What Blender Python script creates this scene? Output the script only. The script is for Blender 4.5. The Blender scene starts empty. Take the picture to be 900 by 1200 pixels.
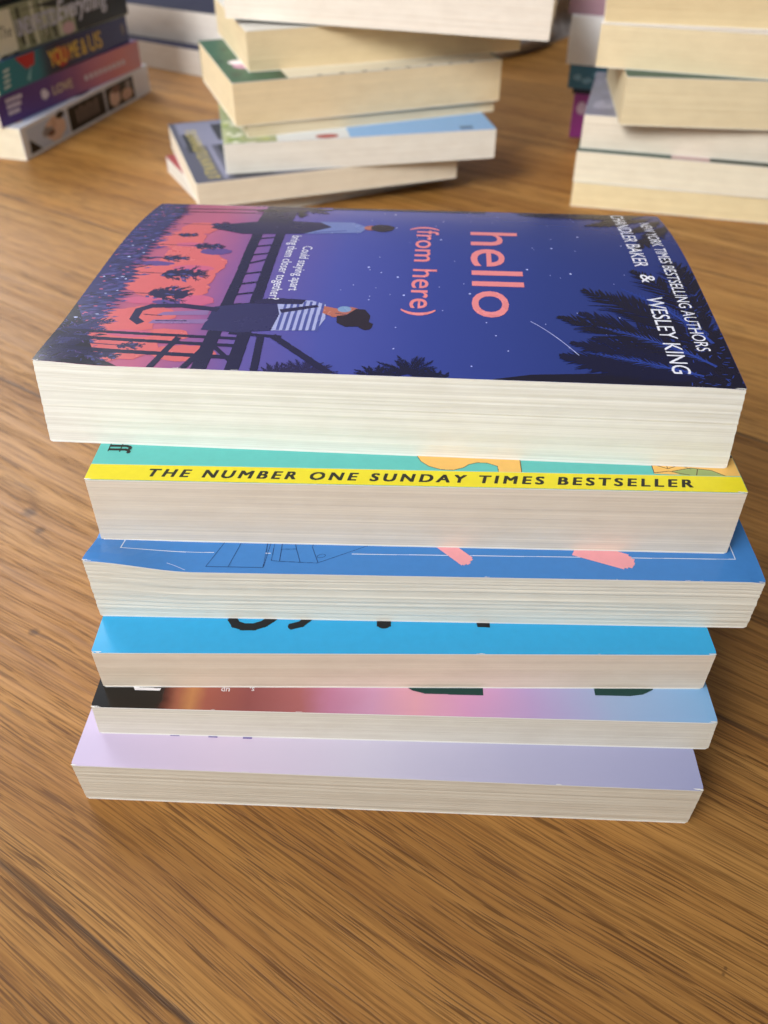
import bpy, math, random
import numpy as np
from mathutils import Vector, Matrix, noise
random.seed(7)
S = bpy.context.scene
COL = S.collection

# ------------------------------------------------------------------ camera
cd = bpy.data.cameras.new('camera'); cam = bpy.data.objects.new('camera', cd); COL.objects.link(cam)
cam.location = (0, 0, .25717); cam.rotation_euler = (math.radians(90 - 40.354), 0, 0)
cd.sensor_fit = 'VERTICAL'; cd.sensor_height = 36; cd.lens = 30.25
cd.clip_start = .005; cd.clip_end = 60
cd.dof.use_dof = True; cd.dof.focus_distance = .264; cd.dof.aperture_fstop = 13.5
S.camera = cam
S.render.resolution_x = 768; S.render.resolution_y = 1024

# ------------------------------------------------------------------ world: a dim room, brighter towards its windows
W = bpy.data.worlds.new('World'); S.world = W; W.use_nodes = True
nt = W.node_tree; nt.nodes.clear()
wo = nt.nodes.new('ShaderNodeOutputWorld'); wb = nt.nodes.new('ShaderNodeBackground')
tc = nt.nodes.new('ShaderNodeTexCoord'); dp = nt.nodes.new('ShaderNodeVectorMath'); dp.operation = 'DOT_PRODUCT'
dp.inputs[1].default_value = Vector((-.86, .10, .5)).normalized()
mr = nt.nodes.new('ShaderNodeMapRange'); mr.inputs[1].default_value = -.7; mr.inputs[2].default_value = .9
wr = nt.nodes.new('ShaderNodeValToRGB')
wr.color_ramp.elements[0].color = (.12, .105, .09, 1); wr.color_ramp.elements[1].color = (.80, .82, .86, 1)
e = wr.color_ramp.elements.new(.5); e.color = (.30, .285, .27, 1)
nt.links.new(tc.outputs['Generated'], dp.inputs[0]); nt.links.new(dp.outputs['Value'], mr.inputs[0])
nt.links.new(mr.outputs[0], wr.inputs[0]); nt.links.new(wr.outputs[0], wb.inputs[0]); nt.links.new(wb.outputs[0], wo.inputs[0])
wb.inputs[1].default_value = .68

def area(name, loc, target, sx, sy, power, col, spread=180):
    l = bpy.data.lights.new(name, 'AREA'); l.shape = 'RECTANGLE'; l.size = sx; l.size_y = sy; l.energy = power; l.color = col
    l.spread = math.radians(spread)
    o = bpy.data.objects.new(name, l); COL.objects.link(o); o.location = loc
    o.rotation_euler = (Vector(target) - Vector(loc)).to_track_quat('-Z', 'Y').to_euler(); return o
area('side_window_light', (-.95, -.40, .85), (-.22, .34, .10), .85, .85, 2.9, (1, .995, .975), 80)
area('background_fill_light', (-1.2, -1.2, 1.6), (.1, 1.2, 0), .9, .9, 3.9, (1, .99, .96), 42)  # added fill that brightens the fronts of the piles behind, no known source
area('far_window_light', (-1.55, 2.3, 1.75), (-.1, .4, 0), 1.0, 1.1, 37, (.97, .98, 1))
S.view_settings.view_transform = 'Standard'; S.view_settings.look = 'None'
S.view_settings.exposure = 0; S.view_settings.gamma = 1

# ------------------------------------------------------------------ helpers
def lin(h):
    h = h.lstrip('#'); r = []
    for i in (0, 2, 4):
        c = int(h[i:i+2], 16) / 255; r.append(c / 12.92 if c <= .04045 else ((c + .055) / 1.055) ** 2.4)
    return (*r, 1)

def newmat(name):
    m = bpy.data.materials.new(name); m.use_nodes = True
    return m, m.node_tree, m.node_tree.nodes['Principled BSDF']

def N(t, kind, **kw):
    n = t.nodes.new(kind)
    for k, v in kw.items(): setattr(n, k, v)
    return n

def math_n(t, op, a, b=None, c=None):
    n = N(t, 'ShaderNodeMath', operation=op)
    for i, v in enumerate((a, b, c)):
        if v is None: continue
        if isinstance(v, (int, float)): n.inputs[i].default_value = v
        else: t.links.new(v, n.inputs[i])
    return n.outputs[0]

def ramp(t, fac, stops, interp='LINEAR'):
    n = N(t, 'ShaderNodeValToRGB'); n.color_ramp.interpolation = interp; el = n.color_ramp.elements
    while len(el) < len(stops): el.new(.5)
    for e_, (p, c) in zip(el, stops): e_.position = p; e_.color = c
    t.links.new(fac, n.inputs[0]); return n.outputs[0]

def mixc(t, mode, fac, a, b):
    n = N(t, 'ShaderNodeMix', data_type='RGBA', blend_type=mode)
    if isinstance(fac, (int, float)): n.inputs[0].default_value = fac
    else: t.links.new(fac, n.inputs[0])
    for i, v in ((6, a), (7, b)):
        if isinstance(v, tuple): n.inputs[i].default_value = v
        else: t.links.new(v, n.inputs[i])
    return n.outputs[2]

def ntex(t, vec, scale, detail=3, rough=.5, dist=0):
    n = N(t, 'ShaderNodeTexNoise'); t.links.new(vec, n.inputs['Vector'])
    n.inputs['Scale'].default_value = scale; n.inputs['Detail'].default_value = detail
    n.inputs['Roughness'].default_value = rough; n.inputs['Distortion'].default_value = dist
    return n.outputs[0]

def mapping(t, vec, scale, loc=(0, 0, 0)):
    n = N(t, 'ShaderNodeMapping'); n.inputs['Scale'].default_value = scale; n.inputs['Location'].default_value = loc
    t.links.new(vec, n.inputs['Vector']); return n.outputs[0]

_paper = {}
def paper(hexcol, band=.5, seed=0):
    """cut edges of a stack of pages: fine lines running along the sheets"""
    k = (hexcol, band, seed)
    if k in _paper: return _paper[k]
    m, t, b = newmat('page_edges'); base = lin(hexcol)
    o = N(t, 'ShaderNodeTexCoord').outputs['Object']
    fine = ntex(t, mapping(t, o, (4, 4, 4600), (seed, 0, 0)), 1, 2, .6)
    mid = ntex(t, mapping(t, o, (2.5, 2.5, 1700), (seed, 3, 1)), 1, 3, .65)
    wide = ntex(t, mapping(t, o, (1, 1, 330), (seed, 7, 2)), 1, 2, .5)
    blot = ntex(t, mapping(t, o, (60, 60, 120), (seed, 0, 0)), 1, 4, .6)
    s = math_n(t, 'ADD', math_n(t, 'MULTIPLY', fine, .9), math_n(t, 'MULTIPLY', mid, .9 * band + .35))
    s = math_n(t, 'ADD', s, math_n(t, 'MULTIPLY', wide, band * .6))
    s = math_n(t, 'DIVIDE', s, 1.25 + 1.5 * band)
    d = .90 - .14 * band
    c = ramp(t, s, [(.30, tuple(x * d for x in base[:3]) + (1,)), (.50, tuple(x * .93 for x in base[:3]) + (1,)), (.68, tuple(min(x * 1.07, .95) for x in base[:3]) + (1,))])
    c = mixc(t, 'MULTIPLY', .5, c, ramp(t, blot, [(.3, (.88, .86, .84, 1)), (.6, (1, 1, 1, 1))]))
    t.links.new(c, b.inputs['Base Color']); b.inputs['Roughness'].default_value = .85
    b.inputs['Specular IOR Level'].default_value = .25
    bp = N(t, 'ShaderNodeBump'); bp.inputs['Strength'].default_value = .35; bp.inputs['Distance'].default_value = .0002
    t.links.new(s, bp.inputs['Height']); t.links.new(bp.outputs[0], b.inputs['Normal'])
    _paper[k] = m; return m

_ink = {}
def ink(hexcol, rough=.28, coat=0.0):
    """flat printed colour on laminated card"""
    k = (hexcol, rough, coat)
    if k in _ink: return _ink[k]
    m, t, b = newmat('print'); o = N(t, 'ShaderNodeTexCoord').outputs['Object']
    c = lin(hexcol); n = ntex(t, o, 350, 4, .6)
    col = ramp(t, n, [(.3, tuple(x * .97 for x in c[:3]) + (1,)), (.7, tuple(min(1, x * 1.02) for x in c[:3]) + (1,))])
    t.links.new(col, b.inputs['Base Color'])
    r2 = ntex(t, o, 45, 5, .6)
    t.links.new(ramp(t, r2, [(.3, (rough * .95,) * 3 + (1,)), (.7, (rough * 1.1,) * 3 + (1,))]), b.inputs['Roughness'])
    b.inputs['Coat Weight'].default_value = coat; b.inputs['Coat Roughness'].default_value = .12; b.inputs['Specular IOR Level'].default_value = .36
    bp = N(t, 'ShaderNodeBump'); bp.inputs['Strength'].default_value = .06; bp.inputs['Distance'].default_value = .001
    t.links.new(ntex(t, o, 28, 3, .5), bp.inputs['Height']); t.links.new(bp.outputs[0], b.inputs['Normal'])
    _ink[k] = m; return m

def gradient_print(name, stops, Lmm, rough=.28, coat=0, blot=.0, vstops=None, axis='X', streak=0):
    """printed colour that changes along the book's length; stops are (mm from the left end, colour)"""
    m, t, b = newmat(name); o = N(t, 'ShaderNodeTexCoord').outputs['Object']
    sp = N(t, 'ShaderNodeSeparateXYZ'); t.links.new(o, sp.inputs[0])
    f = math_n(t, 'ADD', math_n(t, 'DIVIDE', sp.outputs[axis], Lmm / 1000), .5)
    if blot:
        f = math_n(t, 'ADD', f, math_n(t, 'MULTIPLY', math_n(t, 'SUBTRACT', ntex(t, o, 30, 4, .6), .5), blot))
    c = ramp(t, f, [(max(0, min(1, p / Lmm)), lin(h)) for p, h in stops])
    if streak:
        st = ntex(t, mapping(t, o, (260, 22, 1)), 1, 3, .6)
        c = mixc(t, 'SOFT_LIGHT', streak, c, ramp(t, st, [(.35, (.12, .1, .1, 1)), (.65, (.9, .85, .8, 1))]))
    t.links.new(c, b.inputs['Base Color'])
    b.inputs['Roughness'].default_value = rough; b.inputs['Coat Weight'].default_value = coat; b.inputs['Coat Roughness'].default_value = .1; b.inputs['Specular IOR Level'].default_value = .38
    bp = N(t, 'ShaderNodeBump'); bp.inputs['Strength'].default_value = .06; bp.inputs['Distance'].default_value = .001
    t.links.new(ntex(t, o, 25, 3, .5), bp.inputs['Height']); t.links.new(bp.outputs[0], b.inputs['Normal'])
    return m

CARD, t_, b_ = newmat('white_card_edge'); b_.inputs['Base Color'].default_value = (.80, .79, .76, 1); b_.inputs['Roughness'].default_value = .7

def smooth(x):
    x = max(0., min(1., x)); return x * x * (3 - 2 * x)

# ------------------------------------------------------------------ flat print shapes in mm (u from left end, v from front edge)
def glyphs(text, size, sx=1., shear=0, bold=0., space=1.):
    """2-D mesh of lettering; returns verts (x,y) with baseline y=0 and triangles"""
    c = bpy.data.curves.new('lettering', 'FONT'); c.body = text; c.size = size; c.shear = shear; c.offset = bold; c.space_character = space
    c.resolution_u = 4
    o = bpy.data.objects.new('lettering', c); COL.objects.link(o)
    dg = bpy.context.evaluated_depsgraph_get(); me = bpy.data.meshes.new_from_object(o.evaluated_get(dg))
    vs = [(v.co.x * sx, v.co.y) for v in me.vertices]; fs = [tuple(p.vertices) for p in me.polygons]
    bpy.data.objects.remove(o); bpy.data.curves.remove(c); bpy.data.meshes.remove(me)
    return vs, fs

class Print:
    """shapes printed on a surface; each shape has a material and a layer"""
    def __init__(s, cell=.3, vmax=None): s.items = []; s.cell = cell; s.vmax = vmax
    def poly(s, pts, mat, layer=1): s.items.append(([tuple(p) for p in pts], [tuple(range(len(pts)))], mat, layer)); return s
    def rect(s, u0, v0, u1, v1, mat, layer=1): return s.poly([(u0, v0), (u1, v0), (u1, v1), (u0, v1)], mat, layer)
    def line(s, pts, w, mat, layer=1):
        for (a, b) in zip(pts, pts[1:]):
            d = Vector((b[0] - a[0], b[1] - a[1])); L = d.length or 1e-6; d /= L; n = Vector((-d.y, d.x)) * w / 2; e_ = d * w * .3
            s.poly([(a[0] - n.x - e_.x, a[1] - n.y - e_.y), (b[0] - n.x + e_.x, b[1] - n.y + e_.y), (b[0] + n.x + e_.x, b[1] + n.y + e_.y), (a[0] + n.x - e_.x, a[1] + n.y - e_.y)], mat, layer)
        return s
    def blob(s, u, v, ru, rv, mat, layer=1, n=22, rough=.0, rot=0):
        pts = []
        for i in range(n):
            a = math.tau * i / n; r = 1 + random.uniform(-rough, rough); x, y = math.cos(a) * ru * r, math.sin(a) * rv * r
            pts.append((u + x * math.cos(rot) - y * math.sin(rot), v + x * math.sin(rot) + y * math.cos(rot)))
        return s.poly(pts, mat, layer)
    def text(s, txt, u, v, size, ang, mat, layer=1, sx=1, shear=0, bold=0, space=1, fit=None):
        vs, fs = glyphs(txt, size, 1, shear, 0, space)
        if not vs: return s
        x0 = min(p[0] for p in vs); x1 = max(p[0] for p in vs)
        k = fit / (x1 - x0) if fit else sx
        ca, sa = math.cos(ang), math.sin(ang)
        for q, dx in enumerate((-bold, 0, bold) if bold else (0,)):
            for dy in ((-bold * .6, bold * .6) if bold else (0,)):
                s.items.append(([(u + ((x - x0) * k + dx) * ca - (y + dy) * sa, v + ((x - x0) * k + dx) * sa + (y + dy) * ca) for x, y in vs], fs, mat, layer + q * .12 + (.06 if dy > 0 else 0)))
        return s
    def frond(s, u, v, ang, L, mat, layer, curve=.6, leaf=.3, n=26, wl=1.0, both=True):
        p = Vector((u, v)); a = ang; st = L / n; pts = []
        for i in range(n + 1): pts.append((p.copy(), a)); p += Vector((math.cos(a), math.sin(a))) * st; a += curve / n
        for i in range(n):
            (q, aa) = pts[i]; w = L * .012 * (1 - i / n) + .12; r, _ = pts[i + 1]
            nn = Vector((-math.sin(aa), math.cos(aa))) * w
            s.poly([q - nn, r - nn * .9, r + nn * .9, q + nn], mat, layer)
            if i < 2: continue
            for sd in ((-1, 1) if both else (1,)):
                ll = L * leaf * math.sin(math.pi * min(1, .18 + .8 * i / n)) * random.uniform(.75, 1.15)
                la = aa + sd * random.uniform(.45, .8); d = Vector((math.cos(la), math.sin(la))); m = Vector((-d.y, d.x)) * wl * random.uniform(.35, .6)
                s.poly([q - m * .6, q + d * ll * .5 - m, q + d * ll, q + d * ll * .5 + m, q + m * .6], mat, layer)
        return s

def print_geo(pr, box, cell):
    """paint the shapes in order into one flat layer, so that no two inks overlap; yields rectangles (u0,v0,u1,v1,material)"""
    nu, nv = int((box[2] - box[0]) / cell), int((box[3] - box[1]) / cell)
    if pr.vmax: nv = min(nv, int(pr.vmax / cell))
    G = np.zeros((nv, nu), dtype=np.int16); mats = [None]; u0, v0 = box[0], box[1]
    for vs, fs, mat, layer in sorted(pr.items, key=lambda q: q[3]):
        if mat not in mats: mats.append(mat)
        k = mats.index(mat)
        for f in fs:
            P = [((vs[i][0] - u0) / cell - .5, (vs[i][1] - v0) / cell - .5) for i in f]
            j0 = max(0, math.ceil(min(q[1] for q in P))); j1 = min(nv - 1, math.floor(max(q[1] for q in P)))
            for j in range(j0, j1 + 1):
                xs = []
                for a, b in zip(P, P[1:] + P[:1]):
                    if (a[1] <= j) != (b[1] <= j): xs.append(a[0] + (j - a[1]) * (b[0] - a[0]) / (b[1] - a[1]))
                xs.sort()
                for a, b in zip(xs[::2], xs[1::2]):
                    a = max(0, math.ceil(a)); b = min(nu - 1, math.floor(b))
                    if b >= a: G[j, a:b + 1] = k
    mx = int(4 / cell); live = {}; out = []
    for j in range(nv + 1):
        runs = {}
        if j < nv:
            row = G[j]; cut = np.flatnonzero(np.diff(row)) + 1; st = [0, *cut.tolist(), nu]
            for a, b in zip(st, st[1:]):
                if row[a] == 0: continue
                for c in range(a, b, mx): runs[(c, min(b, c + mx), int(row[a]))] = j
        for key, js in list(live.items()):
            if key not in runs or j - js >= mx:
                out.append((u0 + key[0] * cell, v0 + js * cell, u0 + key[1] * cell, v0 + j * cell, mats[key[2]])); del live[key]
        for key in runs:
            if key not in live: live[key] = j
    return out

def mesh_obj(name, verts, faces, mats, midx, parent, smooth_=False):
    me = bpy.data.meshes.new(name); me.from_pydata([tuple(v) for v in verts], [], faces)
    for m in mats: me.materials.append(m)
    me.polygons.foreach_set('material_index', midx)
    if smooth_: me.polygons.foreach_set('use_smooth', [True] * len(faces))
    me.update(); o = bpy.data.objects.new(name, me); COL.objects.link(o); o.parent = parent; return o

# ------------------------------------------------------------------ a paperback
LIFT = .00009
def book(label, P, yaw, L, Wd, t, z0, cover, pages, front=None, spine_mat=None, spine_print=None, back_mat=None, spine='back',
         skew=0., drop=0., curl=(), wav=.00012, group=None, seed=0, card=.0004, name='paperback_book', up='front_cover', round_spine=0., tilt=0.):
    """P: bottom corner at the left end of the long side that faces the viewer; metres. cover print in mm."""
    U = Vector((math.cos(yaw), math.sin(yaw))); V = Vector((-U.y, U.x))
    c = Vector(P[:2]) + U * L / 2 + V * Wd / 2
    root = bpy.data.objects.new(name, None); COL.objects.link(root)
    root.location = (c.x, c.y, z0); root.rotation_euler = (0, tilt, yaw); root.empty_display_size = .03
    root['label'] = label; root['category'] = 'book'
    if group: root['group'] = group
    def top(u, v):              # height of the upper cover, metres; u,v metres from left/front
        z = t
        if drop and v > .07: z -= drop * ((v - .07) / (Wd - .07)) ** 2.2
        for (cu, cv, ru, rv, h) in curl:
            z += h * smooth(1 - abs(u - cu) / ru) * smooth(1 - abs(v - cv) / rv)
        return z
    def place(u, v, zz):        # zz in 0..1 through the thickness
        vv = v - skew * (1 - zz) * (1 - .6 * v / Wd)
        return (u - L / 2, vv - Wd / 2, top(u, v) * zz)
    rng = random.Random(seed + 11)
    # --- page block: rings of the outline, layer by layer
    nz = max(8, int(t / .0006)); nf = 48; ns = 16
    ins = .0002
    ring = []
    sp0 = 0.0005 if spine == 'front' else ins; sp1 = .0005 if spine == 'back' else ins
    for i in range(nf): ring.append((ins + (L - 2 * ins) * i / nf, sp0))
    for i in range(ns): ring.append((L - ins, sp0 + (Wd - sp0 - sp1) * i / ns))
    for i in range(nf): ring.append((L - ins - (L - 2 * ins) * i / nf, Wd - sp1))
    for i in range(ns): ring.append((ins, Wd - sp1 - (Wd - sp0 - sp1) * i / ns))
    n = len(ring); vs = []; fs = []
    lay = []; x = 0
    for k in range(nz + 1):
        x = x * .72 + rng.uniform(-1, 1) * .6; lay.append((x, rng.uniform(-1, 1)))
    for k in range(nz + 1):
        zz = card / t + (1 - 2 * card / t) * k / nz
        for (u, v) in ring:
            w1 = noise.noise(Vector((u * 25 + seed, v * 25, k * .9))) 
            off = wav * (lay[k][0] * .8 + w1 * .5)
            uu, vv = u, v
            if v <= sp0 + 1e-6 and spine != 'front': vv += off
            if v >= Wd - sp1 - 1e-6 and spine != 'back': vv -= off
            if u <= ins + 1e-6: uu += wav * .45 * (lay[k][1] + 1 + w1)
            if u >= L - ins - 1e-6: uu -= wav * .45 * (lay[k][1] + 1 + w1)
            vs.append(place(uu, max(0, vv), zz))
    for k in range(nz):
        for i in range(n):
            j = (i + 1) % n; fs.append((k * n + i, k * n + j, (k + 1) * n + j, (k + 1) * n + i))
    fs.append(tuple(range(n - 1, -1, -1)))
    # top of the block, a grid so that it follows the profile
    b0 = nz * n; zz = 1 - card / t - .004; g0 = len(vs); GA, GB = 40, 24
    for j in range(GB + 1):
        for i in range(GA + 1):
            q = place(ins + (L - 2 * ins) * i / GA, sp0 + (Wd - sp0 - sp1) * j / GB, zz); vs.append((q[0], q[1], q[2] - .00002))
    for j in range(GB):
        for i in range(GA):
            a = g0 + j * (GA + 1) + i; fs.append((a, a + 1, a + GA + 2, a + GA + 1))
    mesh_obj('page_block', vs, fs, [pages], [0] * len(fs), root)
    # --- the cover sheets
    def sheet(nm, ztop, mat, pr):
        nu, nv = 44, 28; r = .0011; vs = []; fs = []; mi = []; mats = [mat, CARD]
        def pos(i, j):
            u = L * i / nu; v = Wd * j / nv
            return u, v
        edge = .00012
        def pt(u, v, hi, o=0.):
            zz = (1.0 if hi else 1 - card / t) if ztop else (card / t if hi else 0.0)
            # rounded corners
            for cu in (0, L):
                for cv in ((0,) if spine == 'back' else (Wd,)):
                    du, dv = abs(u - cu), abs(v - cv)
                    if du < 1e-9 and dv < 1e-9:
                        u += .0004 if cu == 0 else -.0004; v += .0004 if cv == 0 else -.0004
            p = place(u, v, zz); return (p[0], p[1], p[2] + (o if ztop else -o))
        us = [0, .0012] + [L * i / nu for i in range(1, nu)] + [L - .0012, L]
        vv = [0, .0012] + [Wd * j / nv for j in range(1, nv)] + [Wd - .0012, Wd]
        A, B = len(us), len(vv)
        for hi in (1, 0):
            for j in range(B):
                for i in range(A): vs.append(pt(us[i], vv[j], hi))
        for j in range(B - 1):
            for i in range(A - 1):
                a = j * A + i; q = (a, a + 1, a + A + 1, a + A); fs.append(q); mi.append(0 if ztop else 1)
                fs.append(tuple(A * B + k for k in reversed(q))); mi.append(1 if ztop else 0)
        rim = [i for i in range(A)] + [j * A + A - 1 for j in range(1, B)] + [(B - 1) * A + i for i in range(A - 2, -1, -1)] + [j * A for j in range(B - 2, 0, -1)]
        for k in range(len(rim)):
            a, b = rim[k], rim[(k + 1) % len(rim)]; fs.append((a, a + A * B, b + A * B, b)); mi.append(1)
        if pr and pr.vmax is not None or nm == 'front_cover' and seed == 0 and ztop:
            rs = random.Random(seed * 3 + 5)
            for k in range(15):
                u_ = rs.uniform(1, L * 1000 - 1) if k > 7 else (rs.uniform(.3, 2.2) if k % 2 else L * 1000 - rs.uniform(.3, 2.2))
                pr.blob(u_, rs.uniform(-.1, .12) if k > 7 else rs.uniform(0, .5), rs.uniform(.3, 1.6), rs.uniform(.06, .17), CARD, 90, n=10, rough=.4)
        if pr:
            mm = .08
            for (a0, b0_, a1, b1, pm) in print_geo(pr, (mm, mm, L * 1000 - mm, Wd * 1000 - mm), pr.cell):
                base = len(vs)
                if pm not in mats: mats.append(pm)
                for (a, b) in ((a0, b0_), (a1, b0_), (a1, b1), (a0, b1)): vs.append(pt(a / 1000, b / 1000, 1, LIFT))
                fs.append((base, base + 1, base + 2, base + 3)); mi.append(mats.index(pm))
        return mesh_obj(nm, vs, fs, mats, mi, root)
    lo = 'back_cover' if up == 'front_cover' else 'front_cover'
    sheet(up, True, cover, front)
    sheet(lo, False, back_mat or cover, None)
    # --- the spine
    sm = spine_mat or cover; vs = []; fs = []; mi = []; mats = [sm]
    nu = 40; nk = 8
    def spt(u, zz, o=0.):
        if spine == 'back': v = Wd + .0002 + round_spine * math.sin(math.pi * zz) + o
        else: v = -.0002 - round_spine * math.sin(math.pi * zz) - o
        p = place(u, min(max(v, 0), Wd), zz); extra = v - min(max(v, 0), Wd)
        return (p[0], p[1] + extra, p[2])
    for k in range(nk + 1):
        for i in range(nu + 1): vs.append(spt(L * i / nu, k / nk))
    nb = len(vs)
    for k in range(nk + 1):
        for i in range(nu + 1):
            p = vs[k * (nu + 1) + i]; vs.append((p[0], p[1] + (-.0004 if spine == 'back' else .0004), p[2]))
    for k in range(nk):
        for i in range(nu):
            a = k * (nu + 1) + i; q = (a, a + 1, a + nu + 2, a + nu + 1); fs.append(q); mi.append(0); fs.append(tuple(nb + x_ for x_ in reversed(q))); mi.append(0)
    rim = list(range(nu + 1)) + [k * (nu + 1) + nu for k in range(1, nk + 1)] + [nk * (nu + 1) + i for i in range(nu - 1, -1, -1)] + [k * (nu + 1) for k in range(nk - 1, 0, -1)]
    for k in range(len(rim)):
        a, b = rim[k], rim[(k + 1) % len(rim)]; fs.append((a, a + nb, b + nb, b)); mi.append(0)
    if spine_print:
        for (a0, b0_, a1, b1, pm) in print_geo(spine_print, (.2, .2, L * 1000 - .2, t * 1000 - .2), spine_print.cell):
            base = len(vs)
            if pm not in mats: mats.append(pm)
            for (a, b) in ((a0, b0_), (a1, b0_), (a1, b1), (a0, b1)): vs.append(spt(a / 1000, b / 1000 / t, LIFT * 3))
            fs.append((base, base + 1, base + 2, base + 3)); mi.append(mats.index(pm))
    mesh_obj('spine', vs, fs, mats, mi, root)
    return root

# ------------------------------------------------------------------ the floor
def floor_material():
    m, t, b = newmat('oak_boards'); o = N(t, 'ShaderNodeTexCoord').outputs['Object']
    rot = N(t, 'ShaderNodeVectorRotate', rotation_type='Z_AXIS'); rot.inputs['Angle'].default_value = math.radians(34.3)
    t.links.new(o, rot.inputs['Vector']); v = rot.outputs[0]
    sp = N(t, 'ShaderNodeSeparateXYZ'); t.links.new(v, sp.inputs[0])
    yb = math_n(t, 'DIVIDE', math_n(t, 'SUBTRACT', sp.outputs['Y'], .0432), .181)
    bid = math_n(t, 'FLOOR', yb); fr = math_n(t, 'FRACT', yb)
    wn = N(t, 'ShaderNodeTexWhiteNoise', noise_dimensions='1D'); t.links.new(bid, wn.inputs['W'])
    off = N(t, 'ShaderNodeCombineXYZ'); t.links.new(math_n(t, 'MULTIPLY', wn.outputs[0], 9.), off.inputs[0]); t.links.new(math_n(t, 'MULTIPLY', wn.outputs[0], 3.), off.inputs[2])
    ad = N(t, 'ShaderNodeVectorMath', operation='ADD'); t.links.new(v, ad.inputs[0]); t.links.new(off.outputs[0], ad.inputs[1]); w = ad.outputs[0]
    # slow warp so that the grain wanders
    wp = N(t, 'ShaderNodeTexNoise'); t.links.new(mapping(t, w, (3.2, 7, 1)), wp.inputs['Vector']); wp.inputs['Scale'].default_value = 1; wp.inputs['Detail'].default_value = 2
    wv = N(t, 'ShaderNodeVectorMath', operation='SCALE'); t.links.new(wp.outputs['Color'], wv.inputs[0]); wv.inputs['Scale'].default_value = .022
    a2 = N(t, 'ShaderNodeVectorMath', operation='ADD'); t.links.new(w, a2.inputs[0]); t.links.new(wv.outputs[0], a2.inputs[1]); g = a2.outputs[0]
    growth = ntex(t, mapping(t, g, (1.1, 42, 1)), 1, 3, .55)          # growth rings, wide
    rings = ntex(t, mapping(t, g, (2.2, 190, 1), (2, 0, 0)), 1, 4, .62)  # rings, narrow
    fib = ntex(t, mapping(t, g, (26, 950, 1), (5, 0, 0)), 1, 3, .6)
    c = ramp(t, growth, [(.28, lin('#a27138')), (.45, lin('#b48243')), (.62, lin('#c08f4e')), (.8, lin('#cb9c5c'))])
    c = mixc(t, 'MULTIPLY', .46, c, ramp(t, rings, [(.26, (.50, .41, .31, 1)), (.42, (.86, .82, .76, 1)), (.62, (1.06, 1.05, 1.03, 1))]))
    c = mixc(t, 'MULTIPLY', .6, c, ramp(t, fib, [(.3, (.62, .56, .5, 1)), (.55, (1, 1, 1, 1))]))
    # open pores: short dark dashes gathered in the ring bands
    pore = ntex(t, mapping(t, g, (50, 1700, 1), (1, 2, 0)), 1, 1.5, .5)
    pm = math_n(t, 'MULTIPLY', ramp(t, pore, [(.52, (0, 0, 0, 1)), (.60, (1, 1, 1, 1))]), ramp(t, rings, [(.40, (1, 1, 1, 1)), (.62, (.22, .22, .22, 1))]))
    c = mixc(t, 'MIX', math_n(t, 'MULTIPLY', pm, .78), c, lin('#573510'))
    dash = ntex(t, mapping(t, g, (26, 1400, 1), (4, 9, 0)), 1, 2, .5)
    dm = ramp(t, dash, [(.57, (0, 0, 0, 1)), (.63, (1, 1, 1, 1))])
    c = mixc(t, 'MIX', math_n(t, 'MULTIPLY', dm, .48), c, lin('#633a14'))
    # long thin grain lines
    ln = ntex(t, mapping(t, g, (6, 760, 1), (7, 1, 0)), 1, 2.5, .55)
    c = mixc(t, 'MIX', math_n(t, 'MULTIPLY', ramp(t, ln, [(.55, (0, 0, 0, 1)), (.64, (1, 1, 1, 1))]), .36), c, lin('#6e4418'))
    # board to board, cloudy tone
    c = mixc(t, 'MULTIPLY', 1, c, ramp(t, wn.outputs[0], [(0, (.90, .89, .87, 1)), (1, (1.06, 1.05, 1.04, 1))]))
    c = mixc(t, 'MULTIPLY', .6, c, ramp(t, ntex(t, mapping(t, w, (5, 14, 1)), 1, 3, .5), [(.3, (.76, .72, .68, 1)), (.65, (1.06, 1.06, 1.06, 1))]))
    # dark specks and small knots where the photo has them
    for (kx, ky, r) in ((-.1634, .3025, .0032), (-.1387, .2293, .0019), (-.1550, .2900, .0022), (.0971, .1024, .0005), (.0960, .1008, .0005), (-.1640, .6, .004)):
        d = N(t, 'ShaderNodeVectorMath', operation='DISTANCE'); t.links.new(o, d.inputs[0]); d.inputs[1].default_value = (kx, ky, 0)
        k = math_n(t, 'ADD', d.outputs['Value'], math_n(t, 'MULTIPLY', math_n(t, 'SUBTRACT', ntex(t, o, 500, 2), .5), r * .9))
        c = mixc(t, 'MIX', ramp(t, math_n(t, 'DIVIDE', k, r * 1.6), [(.35, (.6,) * 3 + (1,)), (.9, (0, 0, 0, 1))]), c, lin('#3d2410'))
    # the joints between boards
    wob = math_n(t, 'MULTIPLY', math_n(t, 'SUBTRACT', ntex(t, mapping(t, w, (30, 30, 1)), 1, 3), .5), .006)
    dist = math_n(t, 'ABSOLUTE', math_n(t, 'SUBTRACT', math_n(t, 'FRACT', math_n(t, 'ADD', math_n(t, 'ADD', yb, .5), wob)), .5))
    jw = ramp(t, dist, [(.0026, (1, 1, 1, 1)), (.0070, (0, 0, 0, 1))])
    jb = math_n(t, 'MULTIPLY', jw, ramp(t, ntex(t, mapping(t, w, (22, 3, 1)), 1, 2), [(.35, (.55,) * 3 + (1,)), (.6, (.95,) * 3 + (1,))]))
    c = mixc(t, 'MIX', jb, c, lin('#3a2618'))
    t.links.new(c, b.inputs['Base Color'])
    t.links.new(ramp(t, rings, [(.3, (.52,) * 3 + (1,)), (.7, (.40,) * 3 + (1,))]), b.inputs['Roughness'])
    b.inputs['Specular IOR Level'].default_value = .38
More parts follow.
